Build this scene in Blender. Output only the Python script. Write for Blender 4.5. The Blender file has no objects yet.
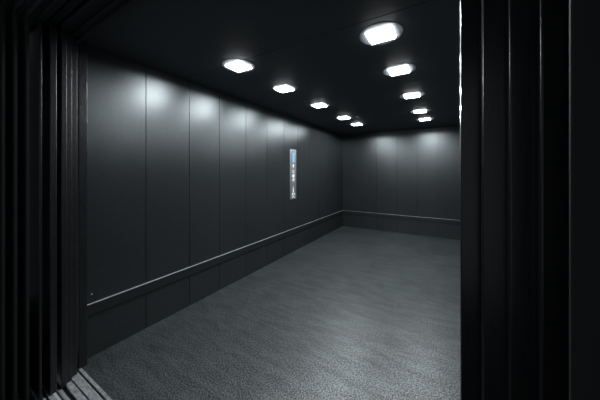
import bpy, bmesh, math
from mathutils import Vector, Matrix

scene = bpy.context.scene
C = scene.collection
R = math.radians

# ------------------------------------------------------------------ helpers
def bm_box(bm, x0, x1, y0, y1, z0, z1, bev=0.0, seg=2):
    b = bmesh.new()
    bmesh.ops.create_cube(b, size=1)
    for v in b.verts:
        v.co = Vector(((x0+x1)/2 + v.co.x*(x1-x0), (y0+y1)/2 + v.co.y*(y1-y0), (z0+z1)/2 + v.co.z*(z1-z0)))
    if bev > 0:
        bmesh.ops.bevel(b, geom=list(b.edges), offset=bev, segments=seg, profile=0.5, affect='EDGES')
    merge(bm, b)

def merge(bm, b):
    me = bpy.data.meshes.new('tmp')
    b.to_mesh(me); b.free()
    bm.from_mesh(me)
    bpy.data.meshes.remove(me)

def bm_lathe(bm, prof, cx, cy, cz, n=40, axis='Z', closed=False):
    """prof: list of (radius, height); revolved about an axis through (cx,cy,cz)"""
    rings = []
    for r, h in prof:
        ring = []
        for i in range(n):
            a = 2*math.pi*i/n
            if axis == 'Z':
                p = (cx + r*math.cos(a), cy + r*math.sin(a), cz + h)
            else:
                p = (cx + h, cy + r*math.cos(a), cz + r*math.sin(a))
            ring.append(bm.verts.new(p))
        rings.append(ring)
    for k in range(len(rings)-1):
        for i in range(n):
            j = (i+1) % n
            bm.faces.new((rings[k][i], rings[k][j], rings[k+1][j], rings[k+1][i]))
    if closed:
        for i in range(n):
            j = (i+1) % n
            bm.faces.new((rings[-1][i], rings[-1][j], rings[0][j], rings[0][i]))
    else:
        bm.faces.new(rings[0][::-1]); bm.faces.new(rings[-1])

def bm_prism(bm, pts, h0, h1, mapf):
    """extrude a 2-D outline between h0 and h1; mapf(u, v, h) -> 3-D point"""
    a = [bm.verts.new(mapf(u, v, h0)) for u, v in pts]
    b = [bm.verts.new(mapf(u, v, h1)) for u, v in pts]
    n = len(pts)
    bm.faces.new(a[::-1]); bm.faces.new(b)
    for i in range(n):
        j = (i+1) % n
        bm.faces.new((a[i], a[j], b[j], b[i]))

def obj(name, bm, mat, parent=None, kind=None, smooth=False):
    bmesh.ops.recalc_face_normals(bm, faces=list(bm.faces))
    me = bpy.data.meshes.new(name)
    bm.to_mesh(me); bm.free()
    me.materials.append(mat)
    if smooth:
        for p in me.polygons: p.use_smooth = True
        try: me.set_sharp_from_angle(angle=R(35))
        except Exception: pass
    o = bpy.data.objects.new(name, me)
    C.objects.link(o)
    if smooth:
        wn = o.modifiers.new('weighted', 'WEIGHTED_NORMAL')
        wn.mode = 'FACE_AREA'; wn.weight = 100; wn.keep_sharp = True
    if parent:
        o.parent = parent
        o.matrix_parent_inverse = Matrix.Translation(-parent.location)
    if kind: o['kind'] = kind
    return o

def thing(name, label, cat, loc=(0, 0, 0), group=None):
    o = bpy.data.objects.new(name, None)
    C.objects.link(o)
    o.location = loc
    o.empty_display_size = .1
    o['label'] = label; o['category'] = cat
    if group: o['group'] = group
    return o

def tag(o, label, cat, group=None):
    o['label'] = label; o['category'] = cat
    if group: o['group'] = group
    return o

# ---------------------------------------------------------------- materials
def new_mat(name):
    m = bpy.data.materials.new(name)
    m.use_nodes = True
    nt = m.node_tree
    return m, nt, nt.nodes['Principled BSDF']

def plain(name, col, rough=.5, metal=0.0, spec=.5):
    m, nt, b = new_mat(name)
    b.inputs['Base Color'].default_value = (*col, 1)
    b.inputs['Roughness'].default_value = rough
    b.inputs['Metallic'].default_value = metal
    b.inputs['Specular IOR Level'].default_value = spec
    return m

def emissive(name, col, strength, base=(.8, .8, .8)):
    m, nt, b = new_mat(name)
    b.inputs['Base Color'].default_value = (*base, 1)
    b.inputs['Emission Color'].default_value = (*col, 1)
    b.inputs['Emission Strength'].default_value = strength
    return m

def noise(nt, scale, detail=4, rough=.55, stretch=(1, 1, 1), vec='Object'):
    tc = nt.nodes.new('ShaderNodeTexCoord')
    mp = nt.nodes.new('ShaderNodeMapping')
    mp.inputs['Scale'].default_value = stretch
    n = nt.nodes.new('ShaderNodeTexNoise')
    n.inputs['Scale'].default_value = scale
    n.inputs['Detail'].default_value = detail
    n.inputs['Roughness'].default_value = rough
    nt.links.new(tc.outputs[vec], mp.inputs[0])
    nt.links.new(mp.outputs[0], n.inputs['Vector'])
    return n.outputs['Fac']

def maprange(nt, src, a, b, c, d):
    n = nt.nodes.new('ShaderNodeMapRange')
    n.inputs['From Min'].default_value = a; n.inputs['From Max'].default_value = b
    n.inputs['To Min'].default_value = c; n.inputs['To Max'].default_value = d
    nt.links.new(src, n.inputs['Value'])
    return n.outputs[0]

def mixcol(nt, fac, c1, c2):
    n = nt.nodes.new('ShaderNodeMix'); n.data_type = 'RGBA'
    nt.links.new(fac, n.inputs[0])
    n.inputs[6].default_value = (*c1, 1); n.inputs[7].default_value = (*c2, 1)
    return n.outputs[2]

def math_node(nt, op, a, b):
    n = nt.nodes.new('ShaderNodeMath'); n.operation = op
    nt.links.new(a, n.inputs[0])
    if isinstance(b, (int, float)): n.inputs[1].default_value = b
    else: nt.links.new(b, n.inputs[1])
    return n.outputs[0]

def bump(nt, b, h, strength, dist):
    n = nt.nodes.new('ShaderNodeBump')
    n.inputs['Strength'].default_value = strength
    n.inputs['Distance'].default_value = dist
    nt.links.new(h, n.inputs['Height'])
    nt.links.new(n.outputs[0], b.inputs['Normal'])

# dark coated steel sheet with a fine vertical grain
def wall_sheet(name, col, rough, metal=.75):
    m, nt, b = new_mat(name)
    g = noise(nt, 1.0, 3, .6, (260, 260, 14))
    big = noise(nt, 1.6, 3, .5)
    f = math_node(nt, 'ADD', maprange(nt, g, .3, .7, 0, .6), maprange(nt, big, .3, .7, 0, .4))
    nt.links.new(mixcol(nt, f, tuple(c*.86 for c in col), tuple(c*1.14 for c in col)), b.inputs['Base Color'])
    nt.links.new(maprange(nt, g, .3, .7, rough-.04, rough+.04), b.inputs['Roughness'])
    b.inputs['Metallic'].default_value = metal
    bump(nt, b, g, .08, .0006)
    return m

def satin_sheet(name, col, rough, gloss):
    m, nt, b = new_mat(name)
    out = nt.nodes['Material Output']
    nt.nodes.remove(b)
    g = noise(nt, 1.0, 3, .6, (150, 150, 45))
    big = noise(nt, 1.6, 3, .5)
    f = math_node(nt, 'ADD', maprange(nt, g, .3, .7, -.15, .75), maprange(nt, big, .3, .7, 0, .4))
    d = nt.nodes.new('ShaderNodeBsdfDiffuse')
    nt.links.new(mixcol(nt, f, tuple(c*.86 for c in col), tuple(c*1.14 for c in col)), d.inputs['Color'])
    gl = nt.nodes.new('ShaderNodeBsdfAnisotropic'); gl.distribution = 'BECKMANN'
    nt.links.new(mixcol(nt, f, tuple(c*.88 for c in gloss), tuple(c*1.12 for c in gloss)), gl.inputs['Color'])
    nt.links.new(maprange(nt, g, .3, .7, rough-.02, rough+.02), gl.inputs['Roughness'])
    ad = nt.nodes.new('ShaderNodeAddShader')
    nt.links.new(d.outputs[0], ad.inputs[0]); nt.links.new(gl.outputs[0], ad.inputs[1])
    nt.links.new(ad.outputs[0], out.inputs['Surface'])
    return m
WALL = satin_sheet('anthracite_steel', (.020, .0225, .0235), .345, (.034, .0375, .038))
RAILM = wall_sheet('black_rail_steel', (.016, .018, .020), .38, .2)
LEAF = wall_sheet('door_leaf_steel', (.013, .014, .016), .30, .12)
POST = wall_sheet('door_post_steel', (.014, .0155, .017), .24, .15)
JAMB = plain('landing_frame_paint', (.026, .027, .029), .7, 0, .15)

# floor: studded-free textured vinyl, grey with wear streaks across the car
m, nt, b = new_mat('speckled_vinyl')
fine = noise(nt, 95, 3, .9)
streak = noise(nt, 8, 6, .7, (.45, 1.9, 1))
cloud = noise(nt, 1.6, 4, .55)
f = math_node(nt, 'ADD', maprange(nt, fine, .42, .58, -.7, .8), maprange(nt, streak, .35, .68, -.1, .55))
f = math_node(nt, 'ADD', f, maprange(nt, cloud, .3, .7, -.1, .25))
nt.links.new(mixcol(nt, f, (.004, .0058, .006), (.098, .113, .115)), b.inputs['Base Color'])
rr = math_node(nt, 'ADD', maprange(nt, streak, .35, .68, .43, .385), maprange(nt, cloud, .3, .7, .02, -.02))
nt.links.new(rr, b.inputs['Roughness'])
sp = math_node(nt, 'MULTIPLY', maprange(nt, fine, .40, .60, .2, .95), maprange(nt, streak, .35, .68, .84, 1.0))
nt.links.new(sp, b.inputs['Specular IOR Level'])
b.inputs['Specular Tint'].default_value = (.93, 1, 1, 1)
b.inputs['IOR'].default_value = 1.66
bump(nt, b, fine, .22, .002)
FLOOR = m

CEIL = plain('black_ceiling_laminate', (.036, .042, .050), .60, 0, .5)
DARK = plain('black_gap', (.008, .008, .009), .6)
STONE = plain('dark_landing_floor', (.02, .02, .022), .4)
HEAD = plain('black_header', (.012, .013, .015), .6)
PLASTER = plain('dark_landing_paint', (.02, .021, .024), .7)
ALU = wall_sheet('brushed_aluminium', (.50, .52, .54), .48, .55)
m, nt, b = new_mat('worn_sill_aluminium')
mott = noise(nt, 55, 4, .7, (.5, 1, 1))
nt.links.new(mixcol(nt, maprange(nt, mott, .35, .65, 0, 1), (.22, .235, .24), (.60, .62, .63)), b.inputs['Base Color'])
b.inputs['Metallic'].default_value = .35
b.inputs['Roughness'].default_value = .45
SILLM = m
STEEL = wall_sheet('brushed_plate_steel', (.42, .44, .46), .38, .8)
HALO_SENSOR = plain('pale_halo_and_sensor', (.34, .36, .39), .5)  # pale tone for the added lamp halo rings, and for the sensor
DIFF = emissive('lamp_diffuser', (.94, .97, 1.0), 25)
SCREEN = emissive('blue_display', (.22, .50, .72), .95, (.02, .05, .08))
GLOWW = emissive('glowing_white', (.9, .95, 1.0), .5)
PALE = plain('pale_print', (.75, .78, .8), .5)
BLACKP = plain('black_print', (.01, .01, .012), .5)

# ----------------------------------------------------------------- geometry
H = 2.5; XL = -2.462; XR = .345; YB = 6.388; YF = .78
LX = -2.383; RX = .029                   # clear opening of the car entrance

# car floor
bm = bmesh.new(); bm_box(bm, XL-.03, XR+.03, .746, YB+.03, -.03, 0)
obj('floor', bm, FLOOR, kind='structure')

# ceiling made of wide boards with fine joints running across the car
bm = bmesh.new()
ys = [YF-.10, 1.63, 3.0, 4.75, YB+.03]
for a, c in zip(ys[:-1], ys[1:]):
    bm_box(bm, XL-.03, XR+.03, a+.0015, c-.0015, H, H+.03, .002, 1)
bm_box(bm, XL-.03, XR+.03, YF-.1, YB+.03, H+.032, H+.05)
obj('ceiling', bm, CEIL, kind='structure')

# side walls: upright sheet panels with narrow joints
seams = [YF, 1.249, 1.708, 2.131, 2.604, 3.080, 3.555, 4.02, 4.48, 4.94, 5.40, 5.87, YB]
def side_wall(name, x, out):
    bm = bmesh.new()
    for a, c in zip(seams[:-1], seams[1:]):
        x0, x1 = sorted((x, x+out*.02))
        bm_box(bm, x0, x1, a+.0022, c-.0022 if c < YB else c+.002, .0, H, .0018, 2)
    x0, x1 = sorted((x+out*.012, x+out*.03))
    bm_box(bm, x0, x1, YF, YB+.03, 0, H)
    return obj(name, bm, WALL, kind='structure', smooth=True)
wl = side_wall('wall_left', XL, -1)
side_wall('wall_right', XR, 1)
bm = bmesh.new()
bx = [XL, -1.927, -1.554, -1.057, -.60, -.178, .245, XR]
for a, c in zip(bx[:-1], bx[1:]):
    bm_box(bm, a+(.0034 if a > XL else -.002), c-(.0034 if c < XR else -.002), YB, YB+.02, 0, H, .0018, 2)
bm_box(bm, XL, XR, YB+.012, YB+.03, 0, H)
obj('wall_back', bm, WALL, kind='structure', smooth=True)

# bumper rails
def rail(name, x0, x1, y0, y1, lab, faces):
    t = thing(name, lab, 'rail', ((x0+x1)/2, (y0+y1)/2, .343), 'black bumper rails round the lift car')
    bm = bmesh.new(); bm_box(bm, x0, x1, y0, y1, .343, .4300, .003, 3)
    obj('rail_board', bm, RAILM, t, smooth=True)
    bm = bmesh.new()
    ix0, ix1, iy0, iy1 = faces
    eh = .0048 if y1-y0 > 1 else .003
    bm_box(bm, ix0, ix1, iy0, iy1, .4302, .4302+eh, .0014, 3)
    e = obj('highlight_edge', bm, ALU, t, smooth=True)  # pale strip added in place of the highlight along the rail top
    e['label'] = 'thin pale strip standing for the highlight along the rail top'
    return t
rail('bumper_rail', XL+.0005, XL+.014, YF+.012, YB-.0245,
     'long black bumper rail with pale highlight strip on the left panelled wall', (XL+.001, XL+.0145, YF+.012, YB-.0245))
rail('bumper_rail', XL+.0005, XR-.0005, YB-.014, YB-.0005,
     'short black bumper rail across the far end wall', (XL+.001, XR-.001, YB-.0145, YB-.001))
rail('bumper_rail', XR-.022, XR-.0005, YF+.035, YB-.0245,
     'black bumper rail on the right wall hidden beyond the door post', (XR-.0225, XR-.001, YF+.035, YB-.0245))

# small screw head at the front end of the left wall
bm = bmesh.new(); bm_lathe(bm, [(.006, 0), (.006, .0015), (.0035, .003)], XL+.0002, .832, .505, 14, 'X')
obj('screw', bm, ALU, wl, smooth=True)

# car front returns (posts either side of the opening) 
bm = bmesh.new(); bm_box(bm, XL-.03, LX, .728, YF, 0, H, .004, 4)
obj('trim_1', bm, POST, kind='structure', smooth=True)
bm = bmesh.new(); bm_box(bm, RX, XR+.03, .728, YF, 0, H, .004, 4)
obj('trim_2', bm, POST, kind='structure', smooth=True)

# telescopic door leaves, parked in stacks either side (car doors, then landing doors)
TOP = 2.46
leaves = [  # left edge x, right edge x, y front(camera side), y back
    (-2.333, .0674, .6665, .705), (-2.297, .106, .6295, .665), (-2.264, .144, .599, .628),
]
land = [(-2.264, .172, .543, .5765), (-2.280, .200, .495, .510)]
n = 1
for xl, xr, y0, y1 in leaves + land:
    bm = bmesh.new(); bm_box(bm, xl-1.15, xl, y0, y1, .004, TOP+.02, .004, 4)
    obj('door_%d' % n, bm, LEAF, kind='structure', smooth=True); n += 1
    bm = bmesh.new(); bm_box(bm, xr, xr+1.15, y0, y1, .004, TOP+.02, .004, 4)
    obj('door_%d' % n, bm, LEAF, kind='structure', smooth=True); n += 1

# header with the door tracks above the leaves
bm = bmesh.new()
for i, (y0, y1) in enumerate([(.668, .7045), (.631, .6655), (.594, .628), (.538, .579), (.488, .524)]):
    bm_box(bm, -3.6, 1.4, y0+.001, y1, TOP+.022+(.012 if i % 2 else 0), 2.62, .002, 1)
bm_box(bm, -3.6, 1.4, .706, .727, TOP, 2.62, .002, 1)
bm_box(bm, -3.6, 1.4, .484, .76, 2.622, 2.68)
obj('trim_3', bm, HEAD, kind='structure', smooth=True)

# landing door frame: stepped jambs and lintel, opening towards the landing
steps = [(-2.310, .137, .444, .459), (-2.340, .230, .398, .413), (-2.372, .250, .352, .368), (-2.41, .275, .20, .335)]
bm = bmesh.new()
for xl, xr, y0, y1 in steps: bm_box(bm, xl-.5, xl, y0, y1, 0, TOP+.2, .003, 3)
obj('trim_4', bm, JAMB, kind='structure', smooth=True)
bm = bmesh.new()
for xl, xr, y0, y1 in steps: bm_box(bm, xr, xr+.5, max(y0, y1-.008), y1, 0, TOP+.2, .0015, 1)
obj('trim_5', bm, JAMB, kind='structure', smooth=True)
bm = bmesh.new()
for i, (xl, xr, y0, y1) in enumerate(steps): bm_box(bm, xl+.001, xr-.001, y0, y1, TOP+.02*(i+1), TOP+.2, .004, 2)
obj('trim_6', bm, HEAD, kind='structure', smooth=True)

# landing shell
bm = bmesh.new(); bm_box(bm, -4.2, 2.2, -2.4, .484, -.05, -.002)
obj('floor_landing', bm, STONE, kind='structure')
bm = bmesh.new(); bm_box(bm, -4.2, 2.2, -2.4, .30, 2.74, 2.80)
obj('ceiling_landing', bm, PLASTER, kind='structure')
bm = bmesh.new()
bm_box(bm, -4.2, -2.86, .24, .36, 0, 2.74); bm_box(bm, .74, 2.2, .24, .36, 0, 2.74)
bm_box(bm, -2.86, .74, .24, .36, 2.664, 2.74)
obj('wall_landing', bm, PLASTER, kind='structure')

# sills: extruded ribs with running grooves
def sill(name, ribs, base, lab):
    t = thing(name, lab, 'door sill', (-1.18, (base[0]+base[1])/2, -.03))
    bm = bmesh.new(); bm_box(bm, -3.4, 1.25, base[0], base[1], -.03, -.016)
    bt = obj('sill_base', bm, DARK, t); bt['label'] = 'dark bottom of the guide grooves'
    for y0, y1, z in ribs:
        bm = bmesh.new(); bm_box(bm, -3.4, 1.25, y0, y1, -.0155, z, .0015, 2)
        obj('sill_rib', bm, SILLM, t, smooth=True)
    return t
sill('door_sill', [(.727, .7455, .0005), (.670, .716, -.001), (.627, .662, -.001), (.586, .604, -.001)], (.584, .7458),
     'grooved aluminium car door sill with bright nosing against the grey car floor')
sill('door_sill', [(.535, .560, -.001), (.512, .524, -.001), (.487, .503, -.001)], (.485, .562),
     'outer grooved aluminium door sill beyond the dark running gap, on the landing side')

# ------------------------------------------------------------- ceiling lamps
Lpos = [(-1.700, 1.700), (-1.690, 2.444), (-1.655, 3.329), (-1.645, 4.326), (-1.635, 5.057)]
Rpos = [(-.417, 1.845), (-.409, 2.585), (-.396, 3.516), (-.387, 4.511), (-.368, 5.245)]
names = ['nearest', 'second from the front', 'middle', 'fourth from the front', 'farthest']
def make_lamp(loc):
    t = thing('ceiling_light', '', 'ceiling light', loc, 'square ceiling lights in two rows')
    x, y, z = loc
    bm = bmesh.new()
    bm_lathe(bm, [(.06, -.001), (.150, -.001), (.152, -.0018), (.150, -.0025), (.120, -.0035), (.06, -.0035)], x, y, z, 48, closed=True)  # added ring that catches diffuser light to make the lamp's halo
    o = obj('halo_ring', bm, HALO_SENSOR, t, smooth=True); o['label'] = 'pale round ring added as a halo round the square diffuser'
    bm = bmesh.new(); bm_box(bm, x-.088, x+.088, y-.085, y+.085, z-.016, z-.0037, .003, 3)
    o = obj('diffuser', bm, DIFF, t, smooth=True); o['label'] = 'glowing white square diffuser'
    return t
def spot(loc):
    ld = bpy.data.lights.new('lamp_light', 'SPOT')
    ld.energy = 37; ld.spot_size = R(176); ld.spot_blend = .10
    ld.shadow_soft_size = .02
    ld.color = (.93, .97, 1.0)
    lo = bpy.data.objects.new('lamp_light', ld); C.objects.link(lo)
    return lo
first = make_lamp((*Lpos[0], H))
for row, side in ((Lpos, 'left'), (Rpos, 'right')):
    for i, (x, y) in enumerate(row):
        if row is Lpos and i == 0: t = first
        else:
            t = first.copy(); C.objects.link(t); t.location = (x, y, H)
            for ch in list(first.children):
                if ch.type != 'MESH': continue
                c = ch.copy(); C.objects.link(c); c.parent = t
                c.matrix_parent_inverse = first.children[0].matrix_parent_inverse.copy()
        t['label'] = '%s square light in the %s row on the black ceiling' % (names[i], side)
for row in (Lpos, Rpos):
    for (x, y) in row:
        l = spot(None); l.location = (x, y, H-.026)

# small ceiling sensors beside the left row
def dome(x, y, lab):
    t = thing('ceiling_sensor', lab, 'sensor', (x, y, H))
    bm = bmesh.new(); bm_lathe(bm, [(.030, -.0005), (.030, -.006), (.026, -.009)], x, y, H, 28)
    obj('sensor_base', bm, HALO_SENSOR, t, smooth=True)
    bm = bmesh.new(); bm_lathe(bm, [(.020, -.0092), (.019, -.016), (.014, -.022), (.006, -.025)], x, y, H, 28)
    obj('sensor_dome', bm, HALO_SENSOR, t, smooth=True)
dome(-1.392, 4.371, 'small round pale sensor on the ceiling above the farthest lights of the left row')

# ------------------------------------------------------------- control panel
py0, py1, pz0, pz1 = 3.735, 3.945, .985, 1.905
cp = thing('control_panel', 'tall narrow steel control panel with blue display and square buttons on left wall', 'control panel', (XL, (py0+py1)/2, pz0))
yc = (py0+py1)/2
bm = bmesh.new(); bm_box(bm, XL+.0005, XL+.012, py0, py1, pz0, pz1, .002, 2)
obj('face_plate', bm, STEEL, cp, smooth=True)
xf = XL+.0122
def P(name, y0, y1, z0, z1, mat, d=.003, bev=.001, parent=cp, x=xf):
    bm = bmesh.new(); bm_box(bm, x, x+d, y0, y1, z0, z1, bev, 1)
    return obj(name, bm, mat, parent)
mp = lambda u, v, h: (xf+h, yc+u, v)
s = P('display_frame', yc-.055, yc+.055, 1.650, 1.865, BLACKP, .002)
s2 = P('display_screen', yc-.045, yc+.045, 1.66, 1.855, SCREEN, .002, .0005, s, xf+.0022); s2['label'] = 'glowing pale blue display'
# arrow mark under the display
bm = bmesh.new()
bm_prism(bm, [(-.022, 1.605), (.022, 1.605), (0, 1.640)], 0, .002, mp)
bm_prism(bm, [(-.009, 1.572), (.009, 1.572), (.009, 1.6048), (-.009, 1.6048)], 0, .002, mp)
obj('arrow_mark', bm, GLOWW, cp)
for k, zc in enumerate((1.490, 1.415, 1.340)):
    bt = P('button', yc-.028, yc+.028, zc-.025, zc+.025, GLOWW if k == 1 else PALE, .006, .003)
    bt['label'] = ('lit white middle button', 'pale square button with dark centre')[k != 1]
    if k != 1: P('button_mark', yc-.011, yc+.011, zc-.011, zc+.011, BLACKP, .001, .0002, bt, xf+.0062)
# printed symbol with added glow: an upright stroke above two short strokes and a small arc
bm = bmesh.new()
bm_prism(bm, [(-.011, 1.118), (.011, 1.118), (.004, 1.215), (-.004, 1.215)], 0, .002, mp)
bm_prism(bm, [(-.040, 1.055), (-.022, 1.055), (-.020, 1.105), (-.036, 1.105)], 0, .002, mp)
bm_prism(bm, [(.018, 1.055), (.034, 1.055), (.036, 1.105), (.020, 1.105)], 0, .002, mp)
bm_prism(bm, [(-.045, 1.010), (-.032, 1.010), (.0, 1.032), (.032, 1.010), (.045, 1.010), (.004, 1.042), (-.004, 1.042)], 0, .002, mp)
e = obj('emblem', bm, GLOWW, cp); e['label'] = 'pale printed symbol low on the plate, given an added glow'

# --------------------------------------------------------------- world, lamp
w = bpy.data.worlds.new('World'); scene.world = w; w.use_nodes = True
w.node_tree.nodes['Background'].inputs[0].default_value = (.85, .92, 1, 1)
w.node_tree.nodes['Background'].inputs[1].default_value = .27

# -------------------------------------------------------------------- camera
cam = bpy.data.cameras.new('Camera'); co = bpy.data.objects.new('Camera', cam); C.objects.link(co)
cam.sensor_width = 36; cam.sensor_fit = 'HORIZONTAL'
cam.lens = 245.24/600*36
cam.shift_y = -(200-171.67)/600
cam.clip_start = .01
co.location = (0, 0, 1.494)
co.rotation_euler = (R(90), 0, R(30.97))
scene.camera = co

vs = scene.view_settings
vs.view_transform = 'Standard'; vs.look = 'None'; vs.gamma = 1; vs.use_curve_mapping = False
vs.exposure = 0.0
